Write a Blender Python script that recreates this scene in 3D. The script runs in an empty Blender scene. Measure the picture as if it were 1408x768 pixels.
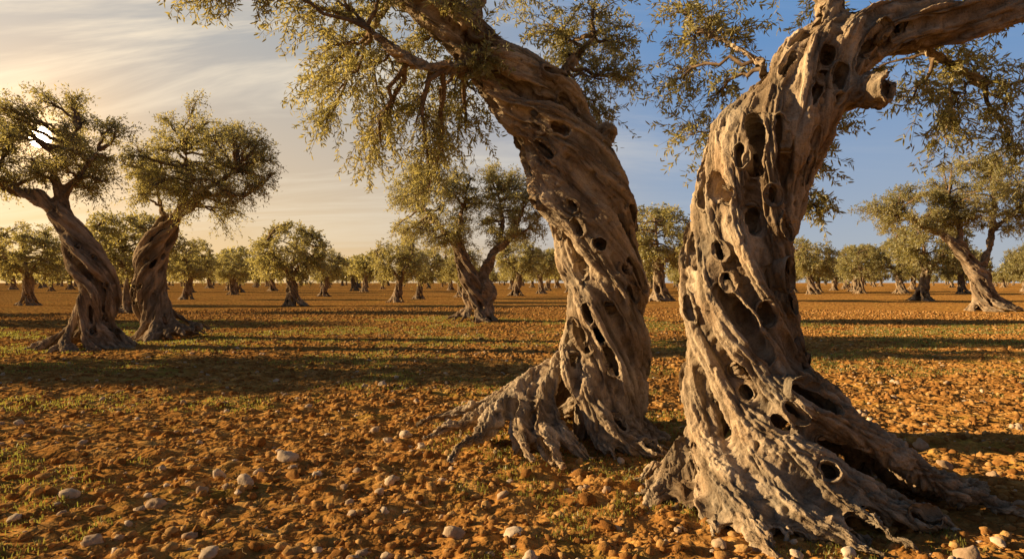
import bpy, math, time
import numpy as np
from mathutils import Vector
rng=np.random.default_rng(7)
scene=bpy.context.scene
f32=np.float32

# ------------------------------------------------------------------ noise
def _h(ix,iy,iz,seed):
    n=(ix.astype(np.uint32)*np.uint32(374761393)+iy.astype(np.uint32)*np.uint32(668265263)
       +iz.astype(np.uint32)*np.uint32(2246822519)+np.uint32(seed*3266489917%4294967296))
    n=(n^(n>>np.uint32(13)))*np.uint32(1274126177)
    n=n^(n>>np.uint32(16))
    return (n&np.uint32(0xffffff)).astype(f32)/f32(16777215)
def vnoise(p,seed=0):
    p=np.asarray(p,dtype=f32)
    i=np.floor(p); fr=p-i; i=i.astype(np.int64)
    fr=fr*fr*(3-2*fr)
    x,y,z=i[:,0],i[:,1],i[:,2]
    fx,fy,fz=fr[:,0],fr[:,1],fr[:,2]
    def L(a,b,t): return a+(b-a)*t
    c=lambda a,b,d:_h(x+a,y+b,z+d,seed)
    return L(L(L(c(0,0,0),c(1,0,0),fx),L(c(0,1,0),c(1,1,0),fx),fy),
             L(L(c(0,0,1),c(1,0,1),fx),L(c(0,1,1),c(1,1,1),fx),fy),fz)
def fbm(p,octv=4,seed=0):
    a=0.5;s=0;t=0;p=np.asarray(p,dtype=f32)
    for o in range(octv):
        s=s+a*vnoise(p*(2.03**o)+o*17.3,seed+o);t+=a;a*=0.5
    return s/t
def norm(v): return v/np.maximum(np.linalg.norm(v,axis=-1,keepdims=True),1e-9)

# ------------------------------------------------------------------ mesh helpers
def mk_mesh(name,verts,facelists,attrs=None,smooth=False):
    me=bpy.data.meshes.new(name)
    verts=np.ascontiguousarray(verts,dtype=f32).reshape(-1,3)
    me.vertices.add(len(verts)); me.vertices.foreach_set('co',verts.ravel())
    loops=np.concatenate([f.ravel() for f in facelists]).astype(np.int32)
    cnt=np.concatenate([np.full(len(f),f.shape[1]) for f in facelists]).astype(np.int32)
    me.loops.add(len(loops)); me.loops.foreach_set('vertex_index',loops)
    st=np.concatenate([[0],np.cumsum(cnt)[:-1]]).astype(np.int32)
    me.polygons.add(len(cnt)); me.polygons.foreach_set('loop_start',st)
    try: me.polygons.foreach_set('loop_total',cnt)
    except Exception: pass
    if smooth: me.polygons.foreach_set('use_smooth',np.ones(len(cnt),dtype=bool))
    me.update(calc_edges=True)
    for k,v in (attrs or {}).items():
        v=np.ascontiguousarray(v,dtype=f32)
        if v.ndim==1:
            a=me.attributes.new(k,'FLOAT','POINT'); a.data.foreach_set('value',v)
        else:
            a=me.attributes.new(k,'FLOAT_VECTOR','POINT'); a.data.foreach_set('vector',v.ravel())
    return me
def obj(name,data,parent=None,mat=None):
    o=bpy.data.objects.new(name,data); scene.collection.objects.link(o)
    if parent: o.parent=parent
    if mat is not None and data is not None and len(data.materials)==0: data.materials.append(mat)
    return o

def tubes(P,R,sides=4):
    P=np.asarray(P,dtype=float);R=np.asarray(R,dtype=float)
    N,M,_=P.shape
    t=norm(np.gradient(P,axis=1))
    ref=np.where(np.abs(t[:,:1,2:3])>0.8,np.array([[[1.,0,0]]]),np.array([[[0,0,1.]]]))
    u=norm(np.cross(t,np.broadcast_to(ref,t.shape)));v=np.cross(t,u)
    a=np.arange(sides)*2*math.pi/sides
    V=P[:,:,None,:]+R[:,:,None,None]*(np.cos(a)[None,None,:,None]*u[:,:,None,:]+np.sin(a)[None,None,:,None]*v[:,:,None,:])
    idx=np.arange(N*M*sides).reshape(N,M,sides)
    a0=idx[:,:-1,:];b0=idx[:,1:,:]
    F=np.stack([a0,np.roll(a0,-1,2),np.roll(b0,-1,2),b0],-1).reshape(-1,4)
    return V.reshape(-1,3),F
class Buf:
    def __init__(s): s.v=[];s.f=[];s.n=0
    def add(s,V,F): s.v.append(V);s.f.append(F+s.n);s.n+=len(V)

# ------------------------------------------------------------------ implicit volume
def segd(X,Y,Z,a,b,ra,rb):
    ba=b-a;L=float(ba@ba)+1e-9
    px=X-a[0];py=Y-a[1];pz=Z-a[2]
    h=np.clip((px*ba[0]+py*ba[1]+pz*ba[2])/L,0,1)
    return np.sqrt((px-h*ba[0])**2+(py-h*ba[1])**2+(pz-h*ba[2])**2)-(ra+(rb-ra)*h)
class Vol:
    def __init__(s,lo,hi,h):
        s.lo=np.array(lo,float);s.h=h
        s.n=np.ceil((np.array(hi)-s.lo)/h).astype(int)+1
        s.f=np.full(s.n,1.0,dtype=f32)
    def box(s,lo,hi):
        a=np.clip(np.floor((lo-s.lo)/s.h).astype(int),0,s.n);b=np.clip(np.ceil((hi-s.lo)/s.h).astype(int)+1,0,s.n)
        return a,b
    def co(s,a,b):
        ax=[(s.lo[i]+s.h*np.arange(a[i],b[i])).astype(f32) for i in range(3)]
        return ax[0][:,None,None],ax[1][None,:,None],ax[2][None,None,:]
    def chain(s,pts,rad,k):
        pts=np.asarray(pts,float);rad=np.asarray(rad,float)
        m=k*1.2+s.h*2;rm=rad.max()+m
        A,B=s.box(pts.min(0)-rm,pts.max(0)+rm)
        if np.any(B-A<=1): return
        tmp=np.full(B-A,1.0,dtype=f32)
        for i in range(len(pts)-1):
            r=max(rad[i],rad[i+1])+m
            a,b=s.box(np.minimum(pts[i],pts[i+1])-r,np.maximum(pts[i],pts[i+1])+r)
            if np.any(b-a<=0): continue
            X,Y,Z=s.co(a,b)
            d=segd(X,Y,Z,pts[i].astype(f32),pts[i+1].astype(f32),f32(rad[i]),f32(rad[i+1]))
            sl=tuple(slice(a[j]-A[j],b[j]-A[j]) for j in range(3))
            tmp[sl]=np.minimum(tmp[sl],d)
        sl=tuple(slice(A[j],B[j]) for j in range(3))
        g=s.f[sl]
        h=np.maximum(k-np.abs(g-tmp),0)/k
        s.f[sl]=np.minimum(g,tmp)-h*h*k*f32(0.25)
    def hole(s,c,ax,r,k):
        rm=max(r)+k+s.h
        a,b=s.box(c-rm,c+rm)
        if np.any(b-a<=1): return
        X,Y,Z=s.co(a,b)
        X=X-c[0];Y=Y-c[1];Z=Z-c[2]
        q=0
        for i in range(3): q=q+((X*ax[i][0]+Y*ax[i][1]+Z*ax[i][2])/r[i])**2
        d=-(np.sqrt(q)-1)*min(r)
        sl=tuple(slice(a[j],b[j]) for j in range(3))
        g=s.f[sl];h=np.maximum(k-np.abs(g-d),0)/k
        s.f[sl]=np.maximum(g,d)+h*h*k*f32(0.25)
    def mesh(s):
        f=s.f;S=f<0
        c=[S[i:S.shape[0]-1+i,j:S.shape[1]-1+j,k:S.shape[2]-1+k] for i in(0,1) for j in(0,1) for k in(0,1)]
        an=c[0].copy();al=c[0].copy()
        for q in c[1:]: an|=q;al&=q
        act=an&~al
        idx=np.argwhere(act);N=len(idx)
        vid=np.full(act.shape,-1,dtype=np.int32);vid[act]=np.arange(N,dtype=np.int32)
        off=[(i,j,k) for i in(0,1) for j in(0,1) for k in(0,1)]
        val=[f[idx[:,0]+o[0],idx[:,1]+o[1],idx[:,2]+o[2]] for o in off]
        acc=np.zeros((N,3));cn=np.zeros(N)
        for i in range(8):
            for j in range(i+1,8):
                d=np.array(off[j])-np.array(off[i])
                if np.abs(d).sum()!=1: continue
                m=(val[i]<0)!=(val[j]<0)
                den=val[i]-val[j];den=np.where(np.abs(den)<1e-9,1,den)
                t=np.where(m,val[i]/den,0)
                acc+=m[:,None]*(np.array(off[i])[None]+t[:,None]*d[None]);cn+=m
        V=s.lo+s.h*(idx+acc/np.maximum(cn,1)[:,None])
        Fs=[]
        def quad(e,o1,o2):
            c0=e-o1-o2;c1=e-o2;c2=e;c3=e-o1
            q=np.stack([vid[tuple(c.T)] for c in(c0,c1,c2,c3)],-1)
            ins=S[tuple(e.T)]
            q[~ins]=q[~ins][:,::-1]
            Fs.append(q)
        ex,ey,ez=np.eye(3,dtype=int)
        m=S[:-1,1:-1,1:-1]!=S[1:,1:-1,1:-1];quad(np.argwhere(m)+[0,1,1],ey,ez)
        m=S[1:-1,:-1,1:-1]!=S[1:-1,1:,1:-1];quad(np.argwhere(m)+[1,0,1],ez,ex)
        m=S[1:-1,1:-1,:-1]!=S[1:-1,1:-1,1:];quad(np.argwhere(m)+[1,1,0],ex,ey)
        F=np.concatenate(Fs);F=F[(F>=0).all(1)]
        return V,F

def dense_axis(pts,rad,step):
    pts=np.array(pts,float);rad=np.array(rad,float)
    s=np.concatenate([[0],np.cumsum(np.linalg.norm(np.diff(pts,axis=0),axis=1))])
    n=int(s[-1]/step)+2;t=np.linspace(0,s[-1],n)
    P=np.stack([np.interp(t,s,pts[:,i]) for i in range(3)],-1);R=np.interp(t,s,rad)
    for _ in range(max(2,int(0.25/step))):
        P[1:-1]=(P[:-2]+2*P[1:-1]+P[2:])/4;R[1:-1]=(R[:-2]+2*R[1:-1]+R[2:])/4
    Tn=norm(np.gradient(P,axis=0))
    U=np.zeros_like(P);u=np.array([1.,0,0])
    for i in range(n):
        u=u-(u@Tn[i])*Tn[i];u/=np.linalg.norm(u);U[i]=u
    V=np.cross(Tn,U)
    return P,R,Tn,U,V,t

def build_trunk(name,axis,rads,limbs,h,n=8,tw=1.25,zf=0.8,flare=lambda a:0.5,holes=40,seed=1,scale=1.0,
                extra=None,stop=None,detail=1.0,core=0.44):
    r=np.random.default_rng(seed)
    P,R,Tn,U,V,S=dense_axis(axis,rads,0.07*scale)
    N=len(P)
    z=np.maximum(P[:,2],0)
    t=np.clip(1-z/zf,0,1)
    k=0.028*scale
    chains=[]
    chains.append((P[::2],R[::2]*core*(1-0.25*t[::2]),0.05*scale))
    ph0=np.arange(n)*2*math.pi/n+r.uniform(-.22,.22,n)
    def strand_pos(i,phi,F,fac=1.0):
        rd=R[i]*0.68*fac*(1-.2*t[i])+F*t[i]**1.9
        return P[i]+rd[:,None]*(np.cos(phi)[:,None]*U[i]+np.sin(phi)[:,None]*V[i])
    good=np.where(P[:,2]>0.04*scale)[0]
    for q in range(n):
        w1,w2,w3=r.uniform(0,6,3)
        phi=ph0[q]-tw*S+0.17*np.sin(S*2.3/scale+w1)+.05*np.sin(S*6.1/scale+w2)
        Fk=flare(ph0[q])*r.uniform(.8,1.2)
        rr=R*(0.295+0.065*np.sin(S*3.3/scale+w2)+.035*np.sin(S*9/scale+w3))*(1-0.22*t)*r.uniform(.82,1.22)
        fac=1.0+0.12*np.sin(S*1.9/scale+w3)+.04*np.sin(S*5/scale+w1)
        pts=strand_pos(good,phi[good],Fk,fac[good]);rad=rr[good]
        def ext(p0,p1,r0,L,dev):
            d=p0-p1;d[2]=0;d=d/np.linalg.norm(d)
            out=[];rd=[];p=p0.copy();m=7
            for j in range(1,m):
                a=dev*j/m+0.25*math.sin(j*1.3+w1)
                dd=np.array([d[0]*math.cos(a)-d[1]*math.sin(a),d[0]*math.sin(a)+d[1]*math.cos(a),0])
                p=p+dd*L/m;p[2]=p0[2]-(0.16*scale)*(j/m)**1.5+0.02*scale*math.sin(j*2+w2)
                out.append(p.copy());rd.append(r0*(1-.75*j/m))
            return out[::-1],rd[::-1]
        L=Fk*0.7+.12*scale
        o,rd=ext(pts[0],pts[1],rad[0],L,r.uniform(-.4,.4))
        chains.append((np.array(o+list(pts)),np.array(rd+list(rad)),k))
        for sg in(-1,1):
            zs=zf*r.uniform(.6,.95)
            g2=good[P[good,2]<zs]
            if len(g2)<3: continue
            tt=1-P[g2,2]/zs
            ph=phi[g2]+sg*r.uniform(.22,.38)*tt**1.1
            pp=strand_pos(g2,ph,Fk*r.uniform(.8,1.15),fac[g2])
            rrd=rr[g2]*(0.74+.12*np.sin(S[g2]*7+w1))
            o,rd=ext(pp[0],pp[1],rrd[0],L*r.uniform(.5,.9),sg*r.uniform(0,.6))
            chains.append((np.array(o+list(pp)),np.array(rd+list(rrd)),k*.8))
    for q in range(n//2):
        w1=r.uniform(0,6);i0=int(r.integers(3,max(4,int(N*.55))));i1=min(N-2,i0+int(r.uniform(.8,1.9)*scale/(0.07*scale)))
        ii=np.arange(i0,i1)
        if len(ii)<4: continue
        phi=r.uniform(0,6.28)-(tw*r.uniform(.5,1.5))*S[ii]
        rd=R[ii]*.86*(1-.12*(np.abs(np.linspace(-1,1,len(ii)))**3)*3)+flare(w1)*t[ii]**1.9
        pp=P[ii]+rd[:,None]*(np.cos(phi)[:,None]*U[ii]+np.sin(phi)[:,None]*V[ii])
        chains.append((pp,np.interp(np.linspace(0,1,len(ii)),[0,.3,.7,1],[.02,.055,.05,.02])*scale*r.uniform(.8,1.3),k))
    for lp,r0,r1 in limbs:
        LP,LR,LT,LU,LV,LS=dense_axis(lp,np.linspace(r0,r1,len(lp)),0.1*scale)
        chains.append((LP,LR*.66,k))
        for q in range(3):
            a=q*2.09+LS*2.2/scale+r.uniform(0,1)
            chains.append((LP+(LR*.52)[:,None]*(np.cos(a)[:,None]*LU+np.sin(a)[:,None]*LV),LR*(.5+.14*np.sin(LS*6+q)),k*.6))
    for e in(extra or []): chains.append((np.array(e[0],float),np.array(e[1],float),k))
    allp=np.concatenate([c[0] for c in chains]);m=0.15*scale
    lo=allp.min(0)-m;hi=allp.max(0)+m;lo[2]=-0.10*scale
    if stop is not None: hi=np.minimum(hi,stop[1]);lo=np.maximum(lo,stop[0])
    vol=Vol(lo,hi,h)
    for c in chains: vol.chain(*c)
    for q in range(holes):
        i=int(r.integers(2,int(N*.8)))
        kk=r.integers(0,n)
        phi=ph0[kk]+(math.pi/n if r.random()<.65 else r.uniform(-.35,.35))-tw*S[i]+r.uniform(-.12,.12)
        if P[i,2]<0.03: continue
        fl=flare(phi+tw*S[i])
        rd=R[i]*r.uniform(.80,.96)*(1-.15*t[i])+fl*t[i]**1.9
        out=math.cos(phi)*U[i]+math.sin(phi)*V[i];er=out;et=-math.sin(phi)*U[i]+math.cos(phi)*V[i]
        g=Tn[i]-et*tw*rd
        if t[i]>0: g=g-er*fl*1.9*t[i]**.9/zf
        g=g/np.linalg.norm(g)
        er=er-(er@g)*g;er/=np.linalg.norm(er);et=np.cross(g,er)
        w=(.008+.030*r.random()**1.8)*scale*(1.5 if r.random()<.10 else 1);ll=w*r.uniform(1.3,5.5)
        c0=P[i]+out*rd;dep=r.uniform(.10,.26)*scale
        vol.hole(c0,(er,et,g),(dep,w,ll),0.025*scale)
        for _ in range(3):
            f=r.uniform(.35,.8)
            vol.hole(c0+g*r.uniform(-1.1,1.1)*ll+et*r.uniform(-1.,1.)*w,(er,et,g),(dep*f,w*f,ll*f*.8),0.022*scale)
    for e in(extra or []):
        if len(e)>2:
            for c,d,rr_,dep in e[2]:
                d=np.array(d,float);d/=np.linalg.norm(d);u=norm(np.cross(d,[0,0,1.]));v=np.cross(d,u)
                vol.hole(np.array(c,float),(d,u,v),(dep,rr_,rr_),0.02*scale)
    Vt,F=vol.mesh();del vol
    q=np.zeros_like(Vt)
    for a in range(0,len(Vt),40000):
        p=Vt[a:a+40000];D=((p[:,None,:]-P[None,::2,:])**2).sum(-1);ii=D.argmin(1)*2
        rel=p-P[ii];u=(rel*U[ii]).sum(1);v=(rel*V[ii]).sum(1);sl=S[ii]+(rel*Tn[ii]).sum(1)
        an=tw*sl
        q[a:a+40000]=np.stack([u*np.cos(an)-v*np.sin(an),u*np.sin(an)+v*np.cos(an),sl*.22],-1)
    q=q/scale
    me=mk_mesh(name,Vt,[F],smooth=True)
    nr=np.zeros(len(Vt)*3,dtype=f32);me.vertex_normals.foreach_get('vector',nr);nr=nr.reshape(-1,3)
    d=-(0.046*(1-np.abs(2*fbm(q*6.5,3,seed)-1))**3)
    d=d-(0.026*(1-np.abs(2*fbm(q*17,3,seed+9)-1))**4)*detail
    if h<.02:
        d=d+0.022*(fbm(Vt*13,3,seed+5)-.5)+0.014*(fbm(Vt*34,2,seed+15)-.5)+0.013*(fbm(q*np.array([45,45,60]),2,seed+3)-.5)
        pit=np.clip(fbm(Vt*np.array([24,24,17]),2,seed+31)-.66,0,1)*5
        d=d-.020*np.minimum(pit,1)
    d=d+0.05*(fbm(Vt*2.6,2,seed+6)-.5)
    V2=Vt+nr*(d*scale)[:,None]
    me.vertices.foreach_set('co',V2.astype(f32).ravel())
    at=me.attributes.new('grain','FLOAT_VECTOR','POINT');at.data.foreach_set('vector',q.astype(f32).ravel())
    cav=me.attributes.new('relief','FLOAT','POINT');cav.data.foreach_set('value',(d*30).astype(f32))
    me.update()
    return me

# ------------------------------------------------------------------ foliage
def foliage(clumps,src,twigs,lpt,LL,WW,r,near=False,bw=.035,tw_r=.004,spread=1.0,droop=.25):
    wood=Buf()
    C=clumps[:,:3];RR=clumps[:,3]
    D=((C[:,None]-src[None])**2).sum(-1);
    D=D+((src[None,:,2]>C[:,None,2]+.1)*.5)
    s=src[D.argmin(1)]
    M=len(C);m=9
    t=np.linspace(0,1,m)[None,:,None]
    mid=(s+C)/2+r.normal(0,.12,(M,3))*np.linalg.norm(C-s,axis=1)[:,None];mid[:,2]+=.1*np.linalg.norm(C-s,axis=1)
    Pb=(1-t)**2*s[:,None]+2*t*(1-t)*mid[:,None]+t**2*C[:,None]
    Pb[:,1:-1]+=r.normal(0,.02,(M,m-2,3))*(1 if near else 1.5)
    Rb=np.linspace(1,.35,m)[None]*bw*(.6+.5*r.random((M,1)))
    wood.add(*tubes(Pb,Rb,7 if near else 4))
    n=M*twigs
    ci=np.repeat(np.arange(M),twigs)
    tb=.45+.55*r.random(n)
    k=tb*(m-1);k0=np.minimum(k.astype(int),m-2);fr=(k-k0)[:,None]
    st=Pb[ci,k0]*(1-fr)+Pb[ci,k0+1]*fr
    dr=norm(r.normal(0,1,(n,3)))
    en=C[ci]+dr*(RR[ci]*(.35+.85*r.random(n)**.9))[:,None]*np.array([1,1,.85])
    ln=np.linalg.norm(en-st,axis=1)
    mid=(st+en)/2+r.normal(0,.10,(n,3))*ln[:,None];mid[:,2]+=.18*ln
    en[:,2]-=droop*ln*r.random(n)
    mt=7
    t=np.linspace(0,1,mt)[None,:,None]
    Pt=(1-t)**2*st[:,None]+2*t*(1-t)*mid[:,None]+t**2*en[:,None]
    wood.add(*tubes(Pt,np.linspace(1,.3,mt)[None]*tw_r*(1+r.random((n,1))),3))
    nl=n*lpt
    ti=np.repeat(np.arange(n),lpt)
    tt=.22+.8*r.random(nl)**.8;tt=np.minimum(tt,1)
    k=tt*(mt-1);k0=np.minimum(k.astype(int),mt-2);fr=(k-k0)[:,None]
    pos=Pt[ti,k0]*(1-fr)+Pt[ti,k0+1]*fr
    tan=norm(Pt[ti,k0+1]-Pt[ti,k0])
    pos=pos+r.normal(0,(.012 if near else .05)*spread,(nl,3))
    pr=r.normal(0,1,(nl,3));pr=norm(pr-(pr*tan).sum(1)[:,None]*tan)
    d=norm(tan*r.uniform(.3,1.1,(nl,1))+pr+np.array([0,0,-.15]))
    nn=norm(np.cross(d,norm(r.normal(0,1,(nl,3)))))
    L=LL*r.uniform(.6,1.15,nl);W=WW*r.uniform(.7,1.2,nl)
    sd=np.cross(d,nn)
    if near:
        f=[(0,0,0),(.3,.46,.12),(.7,.36,.10),(1,0,-.1),(.7,-.36,.10),(.3,-.46,.12)]
        V=np.stack([pos+d*(L*a)[:,None]+sd*(W*b)[:,None]+nn*(W*c)[:,None] for a,b,c in f],1)
        ix=np.arange(nl)[:,None]*6
        F=np.concatenate([ix+np.array([[0,1,2,3]]),ix+np.array([[0,3,4,5]])]);kk=6
    else:
        f=[(0,0),(.5,.5),(1,0),(.5,-.5)]
        V=np.stack([pos+d*(L*a)[:,None]+sd*(W*b)[:,None] for a,b in f],1)
        F=np.arange(nl)[:,None]*4+np.array([[0,1,2,3]]);kk=4
    cv=r.random(M)
    rnd=np.clip(.65*r.random(nl)+.35*cv[ci[ti]],0,1)
    return wood,V.reshape(-1,3),F,np.repeat(rnd,kk)

def crown(center,radii,n,r,rc=(.55,.85),inner=.35,low=-.9):
    out=[];tries=0
    while len(out)<n and tries<6000:
        tries+=1
        d=r.normal(0,1,3);d/=np.linalg.norm(d)
        if d[2]<low: continue
        p=np.array(center)+d*np.array(radii)*(inner+(1-inner)*r.random()**.5)
        c=r.uniform(*rc)
        if all(np.linalg.norm(p-o[:3])>.46*(c+o[3])*.8 for o in out): out.append(np.array([*p,c]))
    return np.array(out)

# ------------------------------------------------------------------ materials
def newmat(name):
    m=bpy.data.materials.new(name);m.use_nodes=True;nt=m.node_tree;nt.nodes.clear()
    return m,nt
def N(nt,t,**k):
    n=nt.nodes.new(t)
    for a,b in k.items(): setattr(n,a,b)
    return n
def ramp(nt,fac,stops):
    n=N(nt,'ShaderNodeValToRGB');e=n.color_ramp.elements
    while len(e)<len(stops): e.new(.5)
    for i,(p,c) in enumerate(stops): e[i].position=p;e[i].color=(*c,1)
    nt.links.new(fac,n.inputs[0]);return n.outputs[0]
def noise(nt,vec,scale,detail=4,rough=.6,dist=0):
    n=N(nt,'ShaderNodeTexNoise');n.inputs['Scale'].default_value=scale;n.inputs['Detail'].default_value=detail
    n.inputs['Roughness'].default_value=rough;n.inputs['Distortion'].default_value=dist
    if vec is not None: nt.links.new(vec,n.inputs['Vector'])
    return n.outputs[0]
def mixc(nt,a,b,f,mode='MIX'):
    n=N(nt,'ShaderNodeMix',data_type='RGBA',blend_type=mode)
    for v,i in((f,0),(a,6),(b,7)):
        if isinstance(v,(int,float)): n.inputs[i].default_value=v
        elif isinstance(v,tuple): n.inputs[i].default_value=(*v,1)
        else: nt.links.new(v,n.inputs[i])
    return n.outputs[2]
def math_(nt,op,a,b=None,c=None):
    n=N(nt,'ShaderNodeMath',operation=op)
    for i,v in enumerate((a,b,c)):
        if v is None: continue
        if isinstance(v,(int,float)): n.inputs[i].default_value=v
        else: nt.links.new(v,n.inputs[i])
    return n.outputs[0]
def maprange(nt,v,a,b,c,d,smooth=False):
    n=N(nt,'ShaderNodeMapRange')
    if smooth: n.interpolation_type='SMOOTHSTEP'
    for i,q in zip((1,2,3,4),(a,b,c,d)): n.inputs[i].default_value=q
    nt.links.new(v,n.inputs[0]);return n.outputs[0]
def rough_surface(nt,c,height,dist,rough=.5):
    b=N(nt,'ShaderNodeBsdfDiffuse');b.inputs['Roughness'].default_value=rough
    nt.links.new(c,b.inputs['Color'])
    if height is not None:
        bp=N(nt,'ShaderNodeBump');bp.inputs['Strength'].default_value=1;bp.inputs['Distance'].default_value=dist
        nt.links.new(height,bp.inputs['Height']);nt.links.new(bp.outputs[0],b.inputs['Normal'])
    nt.links.new(b.outputs[0],N(nt,'ShaderNodeOutputMaterial').inputs[0])

def bark_mat(name,light,mid,dark,dist):
    m,nt=newmat(name);L=nt.links
    at=N(nt,'ShaderNodeAttribute',attribute_name='grain').outputs['Vector']
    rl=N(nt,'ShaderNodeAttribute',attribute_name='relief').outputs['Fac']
    tc=N(nt,'ShaderNodeTexCoord').outputs['Object']
    n1=noise(nt,at,7,4,.65,.3);n2=noise(nt,at,38,3,.55);n3=noise(nt,tc,3,3,.6);n4=noise(nt,tc,75,3,.55)
    c=ramp(nt,n1,[(.25,dark),(.40,mid),(.58,light)])
    c=mixc(nt,c,ramp(nt,n2,[(.3,(.55,.5,.46)),(.52,(1,1,1))]),.6,'MULTIPLY')
    c=mixc(nt,c,ramp(nt,n4,[(.35,(.64,.62,.60)),(.5,(1.05,1.05,1.05))]),.6,'MULTIPLY')
    c=mixc(nt,c,ramp(nt,n3,[(.35,(.9,.82,.72)),(.65,(1.08,1.12,1.14))]),.8,'MULTIPLY')
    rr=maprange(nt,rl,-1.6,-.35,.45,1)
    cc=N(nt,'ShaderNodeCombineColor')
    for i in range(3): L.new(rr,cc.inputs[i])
    c=mixc(nt,c,cc.outputs[0],1.0,'MULTIPLY')  # crevice shade and dirt multiplied into the bark colour by relief depth
    hgt=math_(nt,'ADD',n2,math_(nt,'MULTIPLY',n4,.6))
    rough_surface(nt,c,hgt,dist)
    return m
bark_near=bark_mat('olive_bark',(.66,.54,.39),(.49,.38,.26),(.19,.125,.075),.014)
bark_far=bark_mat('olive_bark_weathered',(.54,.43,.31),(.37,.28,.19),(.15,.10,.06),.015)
def leaf_mat(name,stops,under,tr,trc):
    m,nt=newmat(name);L=nt.links
    a=N(nt,'ShaderNodeAttribute',attribute_name='rnd').outputs['Fac']
    c=ramp(nt,a,stops)
    g=N(nt,'ShaderNodeNewGeometry').outputs['Backfacing']
    cu=mixc(nt,c,under,math_(nt,'MULTIPLY',g,.65))
    b=N(nt,'ShaderNodeBsdfDiffuse');L.new(cu,b.inputs['Color'])
    gl=N(nt,'ShaderNodeBsdfGlossy');gl.inputs['Roughness'].default_value=.45;gl.inputs['Color'].default_value=(.8,.8,.8,1)
    m0=N(nt,'ShaderNodeMixShader');m0.inputs[0].default_value=.06;L.new(b.outputs[0],m0.inputs[1]);L.new(gl.outputs[0],m0.inputs[2])
    t=N(nt,'ShaderNodeBsdfTranslucent');L.new(mixc(nt,c,trc,.6),t.inputs[0])
    mx=N(nt,'ShaderNodeMixShader');mx.inputs[0].default_value=tr
    L.new(m0.outputs[0],mx.inputs[1]);L.new(t.outputs[0],mx.inputs[2])
    o=N(nt,'ShaderNodeOutputMaterial');L.new(mx.outputs[0],o.inputs[0]);return m
leafm=leaf_mat('olive_leaf',[(0,(.15,.16,.06)),(.5,(.27,.26,.095)),(1,(.44,.37,.14))],(.42,.42,.29),.48,(.74,.63,.18))
tm,nt=newmat('twig_bark');tc=N(nt,'ShaderNodeTexCoord').outputs['Object']
rough_surface(nt,ramp(nt,noise(nt,tc,14),[(.3,(.10,.07,.045)),(.7,(.28,.20,.125))]),None,0,0);twigm=tm

# ------------------------------------------------------------------ assembled tree
def tree_meshes(tag,trunk_me,clumps,limbs,twigs,lpt,LL,WW,seed,near=False,bw=.05,tw_r=.004,spread=1.,droop=.25):
    r=np.random.default_rng(seed)
    src=[]
    for lp,_,_ in limbs:
        P=dense_axis(lp,np.ones(len(lp)),.12)[0];src.append(P[len(P)//4:])
    src=np.concatenate(src)
    wood,LV,LF,rnd=foliage(clumps,src,twigs,lpt,LL,WW,r,near,bw,tw_r,spread,droop)
    bm=mk_mesh(tag+'_branches',np.concatenate(wood.v),[np.concatenate(wood.f)],smooth=True);bm.materials.append(twigm)
    lm=mk_mesh(tag+'_foliage',LV,[LF],{'rnd':rnd});lm.materials.append(leafm)
    return trunk_me,bm,lm
def place(meshes,loc=(0,0,0),rot=0,sc=1,name='olive_tree',parent=None):
    e=bpy.data.objects.new(name,None);scene.collection.objects.link(e);e.empty_display_size=.5
    e.location=loc;e.rotation_euler=(0,0,rot);e.scale=(sc,)*3
    if parent: e.parent=parent
    for n_,m in zip(('trunk','branches','foliage'),meshes): obj(n_,m,e)
    return e

# ---------- hero tree (centre)
axA=[(.75,7.1,-.1),(.80,7.1,.3),(.92,7.1,.77),(.95,7.1,1.5),(.83,7.1,2.25),(.60,7.05,2.95),(.30,7.0,3.37),(-.08,6.95,3.75),(-.48,6.9,4.1),(-1.0,6.85,4.5),(-1.7,6.8,5.0)]
raA=[.54,.50,.47,.46,.48,.50,.46,.35,.28,.22,.15]
limA=[([(-.3,6.9,3.95),(-.55,6.7,3.65),(-.95,6.55,3.7),(-1.35,6.5,4.0)],.13,.07),
      ([(-.5,6.9,4.1),(-.3,7.2,4.7),(.1,7.4,5.3)],.16,.08),
      ([(.35,7.1,3.4),(.55,7.4,3.9),(.9,7.5,4.3)],.14,.06),
      ([(-1.5,6.8,4.9),(-2.2,6.7,5.1),(-3.0,6.6,5.2)],.13,.06),
      ([(-1.0,6.85,4.5),(-1.3,7.3,4.6),(-1.6,7.6,4.4)],.12,.05)]
flA=lambda a:0.74+0.28*math.cos(a-math.pi*1.1)
meA=build_trunk('trunk',axA,raA,limA,.0135,n=10,tw=1.3,zf=1.0,flare=flA,holes=125,seed=12,
    extra=[([(.65,7.0,2.5),(.85,6.95,2.95),(.97,6.95,3.12)],[.28,.2,.12])],
    stop=(np.array([-2.6,4.9,-.1]),np.array([2.9,9.3,5.0])))
meA.materials.append(bark_near)
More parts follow.
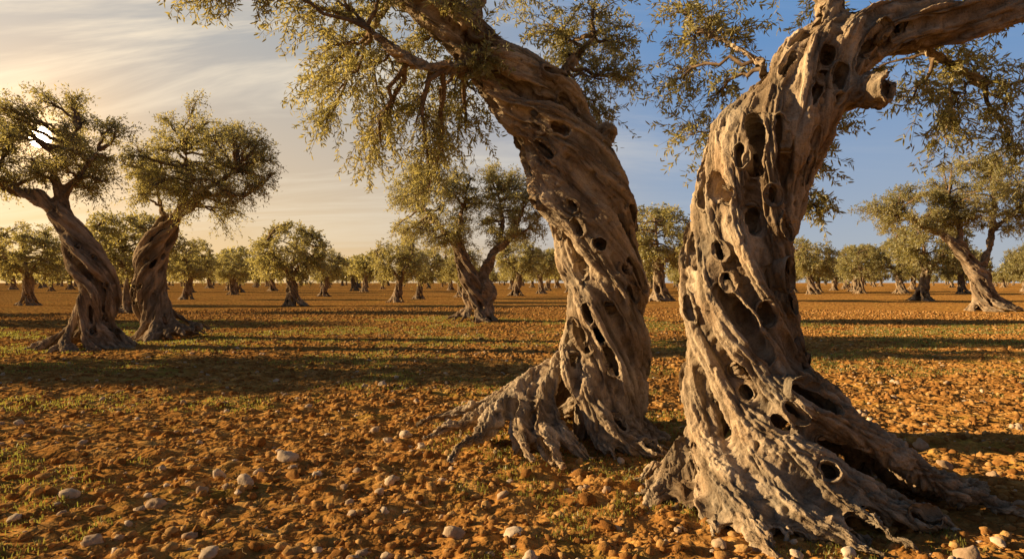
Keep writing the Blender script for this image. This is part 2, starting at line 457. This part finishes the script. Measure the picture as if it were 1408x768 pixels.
clA=[(-1.9,7,4.05,.5),(-1.75,6.8,3.5,.45),(-1.35,7,3.05,.42),(-1.0,7.1,3.25,.42),(-.85,6.9,2.8,.35),(-1.35,6.7,3.75,.45),(-1.0,7.2,4.1,.45),
 (-2.2,6.8,4.35,.45),(-.5,7.3,3.2,.4),(-.25,6.6,3.75,.3),(-1.6,7.4,4.5,.5),(-.7,7.3,4.6,.5),(-2.1,7.3,3.7,.35),(-1.2,6.5,4.4,.4),(-.3,7.4,4.3,.45),
 (.64,7.6,4.1,.42),(1.0,7.6,3.85,.42),(1.0,7.7,3.45,.36),(.42,7.5,4.4,.45),(.2,7.6,4.8,.5),(.9,7.5,4.6,.5),(1.2,7.7,4.2,.38),(.5,7.9,3.9,.35),(.75,7.7,3.6,.33),
 (-2.9,6.2,4.75,.45),(-3.2,6.6,5.3,.6),(-2.4,6.8,5.3,.6),(-1.5,6.6,5.6,.7),(-.5,7.2,5.7,.7),(.4,7.5,5.5,.7),(-.8,6.2,5.2,.5),(-.4,7.6,3.7,.4),(-.75,7.6,3.0,.35),(-1.6,7.5,2.95,.3),
 (-2.75,6.2,4.15,.28),(-2.35,6.2,4.3,.3),(-3.0,6.3,4.35,.3),(-1.4,7.5,3.5,.45),(-1.0,7.5,3.75,.45),(-.6,7.7,4.0,.45),(-.55,6.5,4.3,.35),(-1.7,6.6,4.3,.4),(-1.0,7.6,2.6,.3),(1.35,7.8,3.9,.3),(.9,7.9,3.2,.28),
 (-1.9,7.6,4.1,.45),(-1.3,7.9,4.2,.45),(-.8,7.9,3.5,.4),(-2.1,7.6,3.3,.3),(1.1,7.9,4.5,.45),(.6,8.0,4.4,.4)]
limA_src=limA+[([(-.1,6.95,3.75),(-.5,6.9,4.1),(-1.0,6.85,4.5),(-1.7,6.8,5.0)],0,0)]
mA=tree_meshes('hero',meA,np.array(clA),limA_src,29,28,.066,.0165,21,True,.03,.003)
place(mA)
# ---------- hero tree (right)
axB=[(1.90,5.1,-.1),(1.89,5.1,.3),(1.84,5.1,.6),(1.72,5.05,1.02),(1.63,5.0,1.54),(1.67,5.0,2.06),(1.82,5.0,2.58),(2.02,5.0,2.86),(2.22,5.0,3.10),(2.42,5.0,3.34),(2.72,5.0,3.47),(3.2,5.0,3.50),(3.8,5.0,3.62)]
raB=[.54,.49,.46,.43,.43,.42,.41,.37,.32,.27,.21,.18,.14]
limB=[([(2.25,5.0,3.1),(2.36,5.0,3.5),(2.30,5.0,3.9),(2.2,5.1,4.5)],.22,.12),
      ([(2.9,5.0,3.48),(3.3,5.3,3.35),(3.8,5.5,3.2)],.09,.05),
      ([(2.1,5.1,3.0),(1.9,5.4,3.4),(1.6,5.7,3.7)],.09,.03),
      ([(3.5,5.0,3.55),(3.9,4.9,4.0),(4.2,4.9,4.5)],.11,.06),
      ([(1.9,5.2,2.5),(2.2,5.6,2.7),(2.4,5.9,2.6)],.07,.03)]
flB=lambda a:0.68+0.18*math.cos(a-.2)
meB=build_trunk('trunk',axB,raB,limB,.0105,n=10,tw=1.4,zf=1.1,flare=flB,holes=135,seed=6,
    extra=[([(2.25,4.95,2.95),(2.42,4.78,2.93),(2.50,4.70,2.92)],[.14,.135,.14],[((2.53,4.66,2.92),(.5,-.75,-.05),.07,.16)]),
           ([(2.05,5.0,3.0),(2.0,4.95,3.2),(2.01,4.95,3.3)],[.14,.10,.08])],
    stop=(np.array([.5,3.6,-.1]),np.array([4.1,6.6,4.3])))
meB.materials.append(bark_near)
clB=[(1.52,5.8,3.65,.4),(1.74,5.8,3.2,.35),(1.5,5.8,2.85,.33),(1.83,5.9,2.5,.3),(1.4,5.8,3.95,.4),(2.45,6.0,2.35,.3),(2.63,6.0,2.65,.33),(2.6,5.8,2.2,.22),
 (3.08,5.3,3.0,.32),(3.48,5.3,3.3,.35),(3.82,5.3,2.95,.35),(3.93,5.3,2.6,.3),(3.36,5.3,2.72,.28),(3.7,5.2,3.6,.4),(2.97,5.4,3.75,.4),(3.6,5.6,3.05,.35),
 (2.5,5.6,3.9,.4),(2.0,5.6,4.2,.5),(3.3,5.2,4.1,.5),(4.3,5.0,4.0,.6),(4.2,4.8,4.7,.7),(2.2,5.0,4.8,.6),(1.5,5.4,4.7,.6),(3.2,5.2,4.8,.6),(2.9,5.7,3.3,.3),(4.2,5.4,3.1,.4),(2.0,5.9,2.9,.3),(1.95,5.9,3.7,.35),(2.75,5.9,2.95,.3),
 (1.75,6.0,3.9,.4),(1.35,5.9,3.3,.3),(3.3,5.8,3.6,.4),(3.9,5.7,3.4,.4)]
mB=tree_meshes('hero2',meB,np.array(clB),limB+[([(2.4,5,3.34),(2.7,5,3.47),(3.2,5,3.5),(3.8,5,3.62)],0,0)],25,26,.064,.0148,31,True,.02,.0024)
place(mB)
# ---------- mid-distance individual trees
def mid_tree(tag,axis,rads,limbs,clumps,seed,h=.04,tw=1.0,twigs=26,lpt=26,LL=.10,WW=.028,holes=30,flr=.6,bw=.06):
    me=build_trunk('trunk',axis,rads,limbs,h,n=7,tw=tw,zf=.9,flare=lambda a:flr,holes=holes,seed=seed,scale=1.2)
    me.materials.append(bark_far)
    return tree_meshes(tag,me,clumps,limbs,twigs,lpt,LL,WW,seed+50,False,bw,.007)
r=np.random.default_rng(3)
ax=[(-10.3,16.7,-.1),(-10.25,16.7,.5),(-10.1,16.7,1.4),(-10.35,16.7,2.1),(-10.7,16.7,2.7),(-11.1,16.7,3.3)]
li=[([(-10.9,16.7,3.1),(-11.6,16.7,3.7),(-12.6,16.6,4.0),(-13.4,16.6,4.5)],.26,.10),([(-11.0,16.7,3.2),(-11.1,16.7,3.9),(-11.35,16.8,4.3),(-10.7,16.8,5.4)],.22,.07),
    ([(-11.1,16.7,3.6),(-10.7,16.9,4.3),(-10.3,17.0,4.9)],.16,.06)]
cl=np.concatenate([crown((-11.3,16.9,4.95),(1.85,1.7,1.25),38,r,(.42,.6)),crown((-13.2,16.8,4.9),(1.3,1.5,1.2),18,r,(.45,.7))])
gap=np.hypot(cl[:,0]+11.58*cl[:,1]/16.7,cl[:,2]-(1.6+3.56*cl[:,1]/16.7))>cl[:,3]*1.0+.05
place(mid_tree('l1',ax,[.6,.52,.5,.46,.40,.34],li,cl[gap],61,h=.03,twigs=23))
ax=[(-9.9,19.5,-.1),(-10.1,19.5,.5),(-10.4,19.5,1.3),(-10.35,19.5,2.1),(-10.1,19.5,2.8),(-9.7,19.5,3.4)]
li=[([(-9.9,19.5,3.2),(-9.3,19.5,3.7),(-8.7,19.5,4.3),(-7.9,19.5,4.8)],.24,.09),([(-9.5,19.5,3.6),(-9.2,19.5,4.5),(-9.4,19.6,5.4)],.2,.07),
    ([(-9.9,19.5,3.3),(-10.2,19.7,4.0),(-10.3,19.8,4.8)],.14,.06),([(-9.0,19.5,4.0),(-8.2,19.2,4.1),(-7.6,19.2,4.0)],.12,.05)]
cl=crown((-8.9,19.5,4.85),(2.1,2.0,1.8),75,r,(.42,.66))
place(mid_tree('l2',ax,[.62,.55,.5,.5,.42,.3],li,cl,62,h=.03,tw=-1.0,twigs=18))
ax=[(-1.5,28.8,-.1),(-1.4,28.8,.5),(-1.7,28.8,1.5),(-2.1,28.8,2.6),(-2.4,28.8,3.4)]
li=[([(-2.1,28.8,2.7),(-2.8,28.8,3.7),(-3.6,28.8,4.6),(-4.0,28.8,5.4)],.24,.09),([(-2.3,28.8,3.2),(-2.2,28.9,4.2),(-1.9,29,5.6)],.2,.07),
    ([(-1.2,28.8,.2),(-1.0,28.8,1.2),(-1.2,28.8,2.0),(-.8,28.8,2.8),(-.1,28.8,3.5),(.4,28.8,4.5)],.42,.14),([(-.5,28.8,3.1),(-.4,29,4.4),(-.6,29,5.4)],.2,.07),
    ([(-.1,28.8,3.4),(.7,28.7,3.9),(1.2,28.7,4.4)],.14,.06)]
cl=np.concatenate([crown((-3.3,28.9,4.8),(2.2,2.0,2.1),60,r,(.5,.72)),crown((.1,29,4.8),(1.8,1.8,2.0),46,r,(.5,.68))])
place(mid_tree('c1',ax,[.6,.5,.46,.4,.3],li,cl,63,h=.045,LL=.13,WW=.038,twigs=17,lpt=22))
ax=[(26.9,38.5,-.1),(26.7,38.5,.6),(26.4,38.5,1.8),(25.6,38.5,3.0),(24.9,38.5,3.9)]
li=[([(25.4,38.5,3.2),(24.4,38.5,4.3),(23.0,38.5,4.8),(21.8,38.5,5.6)],.34,.12),([(25.2,38.5,3.6),(25.3,38.5,5.0),(24.7,38.6,6.6)],.28,.1),
    ([(26.3,38.5,1.9),(27.0,38.6,3.6),(27.4,38.7,5.6),(27.2,38.7,7.8)],.3,.12),([(27.2,38.6,4.6),(28.4,38.6,5.6),(29.4,38.7,6.3)],.22,.09)]
cl=np.concatenate([crown((22.9,38.7,5.7),(2.8,2.2,1.5),42,r,(.55,.8)),crown((26.8,38.7,6.5),(3.0,2.4,2.6),74,r,(.55,.85))])
place(mid_tree('r1',ax,[.8,.68,.55,.45,.38],li,cl,64,h=.055,LL=.16,WW=.05,twigs=16,lpt=22,flr=.8,bw=.08))
# ---------- generic variants for the rest of the grove
def variant(seed,far=False):
    r=np.random.default_rng(seed)
    a=r.uniform(0,6.28);lean=r.uniform(.1,.5)
    dx,dy=math.cos(a)*lean,math.sin(a)*lean
    ax=[(0,0,-.1),(dx*.2,dy*.2,.6),(dx*.5,dy*.5,1.3),(dx,dy,2.0)]
    li=[];nl=r.integers(3,5)
    for i in range(nl):
        b=i*6.283/nl+r.uniform(-.5,.5);c=np.array([math.cos(b),math.sin(b)])
        o=r.uniform(1.3,1.9)
        li.append(([(dx,dy,1.8),(dx+c[0]*.5*o*.6,dy+c[1]*.5*o*.6,2.6),(dx+c[0]*o*.8,dy+c[1]*o*.8,3.3),(dx+c[0]*o*1.1,dy+c[1]*o*1.1,4.3)],.24,.08))
    cl=crown((dx,dy,3.55),(2.6,2.6,2.0),75,r,(.5,.8),.4)
    if far: return mid_tree('f%d'%seed,ax,[.6,.5,.45,.4],li,cl,seed,h=.12,twigs=6,lpt=8,LL=.42,WW=.20,holes=0,flr=.45)
    return mid_tree('v%d'%seed,ax,[.55,.45,.4,.36],li,cl,seed,h=.07,twigs=11,lpt=16,LL=.20,WW=.075,holes=10,flr=.45)
VAR=[variant(s) for s in(101,102,103,104)]
FAR=[variant(s,True) for s in(105,106,107)]
near_list=[
 (-15.0,47,1.05,0),(-9.3,55,.95,1),(-9.0,66,.9,2),(.5,82,1.2,3),(13.0,60,1.55,0),(-20.5,36.5,1.0,2),(-34,48,1.0,3),
 (-30.5,64,1.0,1),(-36,88,1.0,0),(-5.5,74,1.0,0),(-21.5,78,.95,3),(4.2,98,1.15,2),(40.5,92,1.35,1),(50,98,1.3,2),(57,100,1.45,3),(64,97,1.25,0),(70,92,1.2,1),
 (46,112,1.3,0),(32,125,1.35,2),(36,60,1.3,3),(20,110,1.3,1)]
for x,y,s,v in near_list: place(VAR[v],(x,y,-.02),rng.uniform(0,6.28),s)
for x,y,s,v in[(-10.3,1.5,.9,1),(-16.0,13.2,.9,0),(-26,-2,1.1,2),(-30,28,1.1,3),(-14,-9,1.0,3),(17,9,1.1,0),(22,22,1.1,1),(-3,-8,1.1,2),(9,-9,1.,0),(-40,21,1.1,2),(-44,35,1.1,1)]:  # trees out of view; those at left added for the shadows they cast
    place(VAR[v],(x,y,-.02),rng.uniform(0,6.28),s)
grove=bpy.data.objects.new('distant_olive_grove',None);scene.collection.objects.link(grove)
for row in range(11):
    y=112+row*21*(1+row*.07)
    for x in np.arange(-y*.9,y*.9,15*(1+row*.03)):
        xx=x+rng.uniform(-5.5,5.5);yy=y+rng.uniform(-8,8)
        if rng.random()<.2: continue
        me=FAR[rng.integers(0,3)];rz=rng.uniform(0,6.28);sc=rng.uniform(.8,1.6)
        for n_,m in zip(('trunk','branches','foliage'),me):
            if n_=='branches': continue
            o=obj('grove_'+n_,m,grove);o.location=(xx,yy,-.05)
            o.rotation_euler=(0,0,rz);o.scale=(sc,)*3

# ------------------------------------------------------------------ ground
def gz(x,y,fine=True):
    x=np.asarray(x,float);y=np.asarray(y,float)
    p=np.stack([x,y,np.zeros_like(x)],-1)
    z=.10*(fbm(p*.12,2,40)-.5)+.05*(fbm(p*.9,2,41)-.5)
    if fine:
        d=np.hypot(x-1,y-4);fa=np.clip(1.3-d/32,0,1)
        z=z+fa*(.10*(fbm(p*4.2,3,42)-.5)+.055*(fbm(p*13,2,43)-.5))
    return z-.01
def axis_pts(n,a,b,c,lo,hi):
    u0=math.asinh((lo-c)/a)/b;u1=math.asinh((hi-c)/a)/b
    return c+a*np.sinh(b*np.linspace(u0,u1,n))
xs=axis_pts(1150,2.6,1,1.,-1500,1500);ys=axis_pts(1100,2.6,1,4.5,-80,2500)
X,Y=np.meshgrid(xs,ys);Z=gz(X.ravel(),Y.ravel()).reshape(X.shape)
Vg=np.stack([X,Y,Z],-1).reshape(-1,3)
ix=np.arange(X.size).reshape(X.shape)
Fg=np.stack([ix[:-1,:-1],ix[:-1,1:],ix[1:,1:],ix[1:,:-1]],-1).reshape(-1,4)
gm=mk_mesh('ground',Vg,[Fg],smooth=True)
m,nt=newmat('tilled_red_soil');L=nt.links
tc=N(nt,'ShaderNodeTexCoord').outputs['Object']
n1=noise(nt,tc,.35,3,.6);n2=noise(nt,tc,3.5,4,.6);n3=noise(nt,tc,22,3,.6);n5=noise(nt,tc,.7,5,.7)
c=ramp(nt,n2,[(.3,(.25,.12,.036)),(.5,(.46,.25,.075)),(.7,(.64,.41,.15))])
c=mixc(nt,c,ramp(nt,n3,[(.3,(.6,.55,.5)),(.7,(1.2,1.15,1.1))]),.8,'MULTIPLY')
c=mixc(nt,c,ramp(nt,n1,[(.35,(.82,.76,.70)),(.65,(1.15,1.12,1.0))]),.8,'MULTIPLY')
gmask=ramp(nt,n5,[(.54,(0,0,0)),(.68,(.55,.55,.55))])
c=mixc(nt,c,mixc(nt,(.19,.19,.03),(.38,.34,.06),n3),gmask)
vo=N(nt,'ShaderNodeTexVoronoi');vo.inputs['Scale'].default_value=4.5;L.new(tc,vo.inputs['Vector'])
vo2=N(nt,'ShaderNodeTexVoronoi');vo2.inputs['Scale'].default_value=15;L.new(tc,vo2.inputs['Vector'])
h=math_(nt,'ADD',math_(nt,'MULTIPLY',vo.outputs['Distance'],-1.5),math_(nt,'MULTIPLY',vo2.outputs['Distance'],-.45))
h=math_(nt,'ADD',h,math_(nt,'MULTIPLY',n2,2.2));h=math_(nt,'ADD',h,math_(nt,'MULTIPLY',n3,.3))
rough_surface(nt,c,h,.055,.5)
obj('ground',gm,mat=m)

# ------------------------------------------------------------------ clods, stones
import bmesh
def ico(sub,seed,amp,fr):
    bm=bmesh.new();bmesh.ops.create_icosphere(bm,subdivisions=sub,radius=1)
    v=np.array([p.co[:] for p in bm.verts]);f=np.array([[q.index for q in p.verts] for p in bm.faces]);bm.free()
    v=v*(1+amp*(fbm(v*fr+seed*5.1,3,seed)-.5))[:,None]
    return v,f
def rotm(n,r):
    q=norm(r.normal(0,1,(n,4)));w,x,y,z=q.T
    return np.stack([1-2*(y*y+z*z),2*(x*y-z*w),2*(x*z+y*w),2*(x*y+z*w),1-2*(x*x+z*z),2*(y*z-x*w),2*(x*z-y*w),2*(y*z+x*w),1-2*(x*x+y*y)],-1).reshape(n,3,3)
def scatter(name,xy,size,tmpl,r,mat,flat=.7,sink=.25,smooth=False):
    Vs=[];Fs=[];A=[];off=0
    which=r.integers(0,len(tmpl),len(xy));z=gz(xy[:,0],xy[:,1])
    for k,(tv,tf) in enumerate(tmpl):
        i=np.where(which==k)[0];n=len(i)
        if n==0: continue
        M=rotm(n,r);sc=size[i][:,None]*r.uniform(.6,1.3,(n,3))
        v=np.einsum('nij,nkj->nki',M,tv[None]*sc[:,None,:])*np.array([1,1,flat])
        v[:,:,0]+=xy[i,0][:,None];v[:,:,1]+=xy[i,1][:,None];v[:,:,2]+=(z[i]+size[i]*(flat-sink*2)*.6)[:,None]
        Vs.append(v.reshape(-1,3));Fs.append((tf[None]+(np.arange(n)*len(tv))[:,None,None]).reshape(-1,3)+off);off+=n*len(tv)
        A.append(np.repeat(r.random(n),len(tv)))
    me=mk_mesh(name,np.concatenate(Vs),[np.concatenate(Fs)],{'rnd':np.concatenate(A)},smooth=smooth)
    return obj(name,me,mat=mat)
def rock_mat(name,stops,bs=40,dist=.004):
    m,nt=newmat(name);L=nt.links
    a=N(nt,'ShaderNodeAttribute',attribute_name='rnd').outputs['Fac'];tc=N(nt,'ShaderNodeTexCoord').outputs['Object']
    n=noise(nt,tc,bs,3,.6)
    c=mixc(nt,ramp(nt,a,stops),ramp(nt,n,[(.3,(.6,.55,.5)),(.7,(1.15,1.12,1.1))]),.8,'MULTIPLY')
    rough_surface(nt,c,n,dist)
    return m
clodm=rock_mat('soil_clod',[(0,(.26,.125,.038)),(.6,(.45,.245,.08)),(1,(.60,.39,.16))],40,.01)
stonem=rock_mat('limestone',[(0,(.44,.32,.21)),(.5,(.60,.48,.34)),(1,(.72,.62,.48))],25,.008)
r=np.random.default_rng(9)
def field(n,dmax,r,p=1.0):
    d=1.5+(dmax-1.5)*r.random(n)**p;a=r.uniform(-.95,.95,n)
    return np.stack([d*np.sin(a)+.3,d*np.cos(a)],-1)
lo=[ico(1,s,1.5,2.2) for s in range(5)];hi=[ico(2,s+10,1.5,2.0) for s in range(6)];st=[ico(3,s+20,1.1,1.4) for s in range(6)]
xy=field(40000,44,r,1.2);scatter('soil_clods',xy,.008+.032*r.random(len(xy))**3+.0010*np.hypot(*xy.T),lo,r,clodm,.75,.3)
xy=field(4200,16,r,1.1);scatter('soil_clods',xy,.018+.045*r.random(len(xy))**2.8,hi,r,clodm,.7,.35)
xy=field(2000,24,r,1.1);scatter('field_stones',xy,.010+.040*r.random(len(xy))**2.6,hi,r,stonem,.75,.32,False)
xy=field(100,11,r,.8);scatter('field_stones',xy,.030+.035*r.random(len(xy)),st,r,stonem,.8,.3,True)
big=np.array([(-2.55,4.9),(-1.75,3.95),(-.37,4.35),(3.95,6.6),(-1.6,3.55),(.1,3.95),(-1.45,7.2),(-1.1,7.1),(-.95,5.4),(-2.4,5.6),(.6,3.5),(2.6,3.9),(1.6,3.55),(-2.0,6.1),(-3.3,5.1)])
scatter('field_stones',big,r.uniform(.05,.085,len(big)),st,r,stonem,.8,.25,True)

# ------------------------------------------------------------------ grass and straw
def blades(name,xy,hgt,wid,r,mat,lean=.5):
    n=len(xy);z=gz(xy[:,0],xy[:,1])
    a=r.uniform(0,6.28,n);l=r.random(n)*lean
    base=np.stack([xy[:,0],xy[:,1],z-.005],-1)
    sd=np.stack([np.cos(a),np.sin(a),0*a],-1)*wid[:,None]
    b2=r.uniform(0,6.28,n);ld=np.stack([np.cos(b2),np.sin(b2),0*a],-1)
    m1=base+ld*(hgt*l*.35)[:,None]+np.array([0,0,1])*(hgt*.6)[:,None]
    tp=base+ld*(hgt*l*1.2)[:,None]+np.array([0,0,1])*(hgt*(1-.3*l))[:,None]
    V=np.stack([base-sd*.5,base+sd*.5,m1+sd*.4,m1-sd*.4,tp],1)
    i=np.arange(n)[:,None]*5
    me=mk_mesh(name,V.reshape(-1,3),[i+np.array([[0,1,2,3]]),i+np.array([[3,2,4]])],{'rnd':np.repeat(r.random(n),5)})
    return obj(name,me,mat=mat)
grassm=leaf_mat('dry_green_grass',[(0,(.11,.14,.025)),(.6,(.22,.22,.04)),(1,(.36,.29,.08))],(.2,.22,.06),.4,(.50,.50,.08))
xy=field(330000,32,r,1.0)
mask=fbm(np.stack([xy[:,0]*.55,xy[:,1]*.55,0*xy[:,0]],-1),3,77)+.6*(fbm(np.stack([xy[:,0]*3,xy[:,1]*3,0*xy[:,0]],-1),2,78)-.5)
bb=np.zeros(len(xy))
for cx,cy,rr in[(.9,7.1,1.2),(1.9,5.1,1.2),(-10.3,16.7,1.6),(-10,19.5,1.6),(-1.4,28.8,1.8)]:
    d=np.hypot(xy[:,0]-cx,xy[:,1]-cy);bb+=.12*np.exp(-((d-rr)/.8)**2)
keep=mask+bb>.62
xy=xy[keep];d=np.hypot(*xy.T)
blades('grass',xy,(.014+.028*r.random(len(xy)))*(1+d*.03),.0035+.0007*d,r,grassm)
xy=field(3500,10,r,1.0);n=len(xy);a=r.uniform(0,6.28,n);Lh=r.uniform(.02,.09,n)
P0=np.stack([xy[:,0],xy[:,1],gz(*xy.T)+.012],-1);dr=np.stack([np.cos(a),np.sin(a),r.normal(0,.12,n)],-1)
P1=P0+dr*(Lh/2)[:,None]+r.normal(0,.004,(n,3));P2=P0+dr*Lh[:,None];V,F=tubes(np.stack([P0,P1,P2],1),np.full((n,3),.0016),3)
obj('straw_litter',mk_mesh('straw_litter',V,[F],{'rnd':np.repeat(r.random(n),9)}),mat=rock_mat('straw',[(0,(.12,.08,.04)),(1,(.42,.32,.16))]))

# ------------------------------------------------------------------ light
SA=math.radians(-86);SE=math.radians(15)
sd=Vector((math.sin(SA)*math.cos(SE),math.cos(SA)*math.cos(SE),math.sin(SE)))
sl=bpy.data.lights.new('sun','SUN');sl.energy=10;sl.angle=math.radians(.5);sl.color=(1,.70,.37)
so=obj('sun',sl);so.rotation_euler=sd.to_track_quat('Z','Y').to_euler()
w=bpy.data.worlds.new('World');scene.world=w;w.use_nodes=True;nt=w.node_tree;nt.nodes.clear();L=nt.links
sky=N(nt,'ShaderNodeTexSky',sky_type='NISHITA');sky.sun_disc=False;sky.sun_elevation=SE;sky.sun_rotation=math.radians(-50)
sky.air_density=1.0;sky.dust_density=1.5;sky.ozone_density=3
tc=N(nt,'ShaderNodeTexCoord').outputs['Generated']
nm=N(nt,'ShaderNodeVectorMath',operation='NORMALIZE');L.new(tc,nm.inputs[0]);dirv=nm.outputs[0]
ga,ge=math.radians(-34.7),math.radians(9.95)
dt=N(nt,'ShaderNodeVectorMath',operation='DOT_PRODUCT');L.new(dirv,dt.inputs[0]);dt.inputs[1].default_value=(math.sin(ga)*math.cos(ge),math.cos(ga)*math.cos(ge),math.sin(ge))
dot=dt.outputs['Value']
sp=N(nt,'ShaderNodeSeparateXYZ');L.new(dirv,sp.inputs[0]);el=sp.outputs[2]
a=maprange(nt,dot,.64,.985,0,1,True)
bk=maprange(nt,dot,-.05,.36,0,1,True)
top=mixc(nt,(.150,.305,.58),(.45,.45,.43),a)
top=mixc(nt,(.10,.12,.16),top,bk)
hor=mixc(nt,(.58,.57,.53),(1.0,.63,.24),a)
hor=mixc(nt,(.17,.16,.16),hor,bk)
e=maprange(nt,el,-.02,.32,0,1);e=math_(nt,'POWER',e,.65)
col=mixc(nt,hor,top,e)
col=mixc(nt,col,(.04,.06,.11),maprange(nt,el,.44,.75,0,1,True))
dv=math_(nt,'ADD',el,.22)
cx=math_(nt,'DIVIDE',sp.outputs[0],dv);cy=math_(nt,'DIVIDE',sp.outputs[1],dv)
cb=N(nt,'ShaderNodeCombineXYZ');L.new(math_(nt,'MULTIPLY',math_(nt,'ADD',cx,math_(nt,'MULTIPLY',cy,.35)),.35),cb.inputs[0]);L.new(math_(nt,'MULTIPLY',cy,1.5),cb.inputs[1])
cn=noise(nt,cb.outputs[0],1.6,6,.62,.8)
cm=math_(nt,'MULTIPLY',maprange(nt,cn,.44,.68,0,1,True),maprange(nt,dot,.55,.9,.15,.9))
cm=math_(nt,'MULTIPLY',cm,maprange(nt,el,.02,.2,.2,1))
cm=math_(nt,'MULTIPLY',cm,maprange(nt,el,.44,.75,1,.1,True))
col=mixc(nt,col,mixc(nt,(.62,.62,.62),(.95,.82,.62),a),cm)
g1=math_(nt,'POWER',math_(nt,'MAXIMUM',dot,0),1800);g2=math_(nt,'POWER',math_(nt,'MAXIMUM',dot,0),180);g3=math_(nt,'POWER',math_(nt,'MAXIMUM',dot,0),22)
disc=maprange(nt,dot,math.cos(math.radians(.75)),math.cos(math.radians(.5)),0,1)
def scl(v,c):
    q=N(nt,'ShaderNodeVectorMath',operation='SCALE');q.inputs[0].default_value=c;L.new(v,q.inputs['Scale']);return q.outputs[0]
def add(a,b):
    q=N(nt,'ShaderNodeVectorMath',operation='ADD');L.new(a,q.inputs[0]);L.new(b,q.inputs[1]);return q.outputs[0]
col=add(add(col,scl(g1,(1.2,.62,.18))),add(add(scl(g2,(.36,.17,.0)),scl(g3,(.10,.045,.0))),scl(disc,(40,32,20))))
bg1=N(nt,'ShaderNodeBackground');bg1.inputs[1].default_value=.88;L.new(col,bg1.inputs[0])
bg=N(nt,'ShaderNodeBackground');bg.inputs[1].default_value=.01;L.new(sky.outputs[0],bg.inputs[0])
ad=N(nt,'ShaderNodeAddShader');L.new(bg.outputs[0],ad.inputs[0]);L.new(bg1.outputs[0],ad.inputs[1])
L.new(ad.outputs[0],N(nt,'ShaderNodeOutputWorld').inputs[0])

# ------------------------------------------------------------------ camera
cam=bpy.data.cameras.new('camera');cam.lens=24;cam.sensor_width=36;cam.clip_end=5000;cam.clip_start=.05
co=obj('camera',cam);co.location=(0,0,1.6);co.rotation_euler=(math.radians(90.25),0,0)
scene.camera=co
scene.view_settings.view_transform='Standard';scene.view_settings.look='None';scene.view_settings.exposure=0
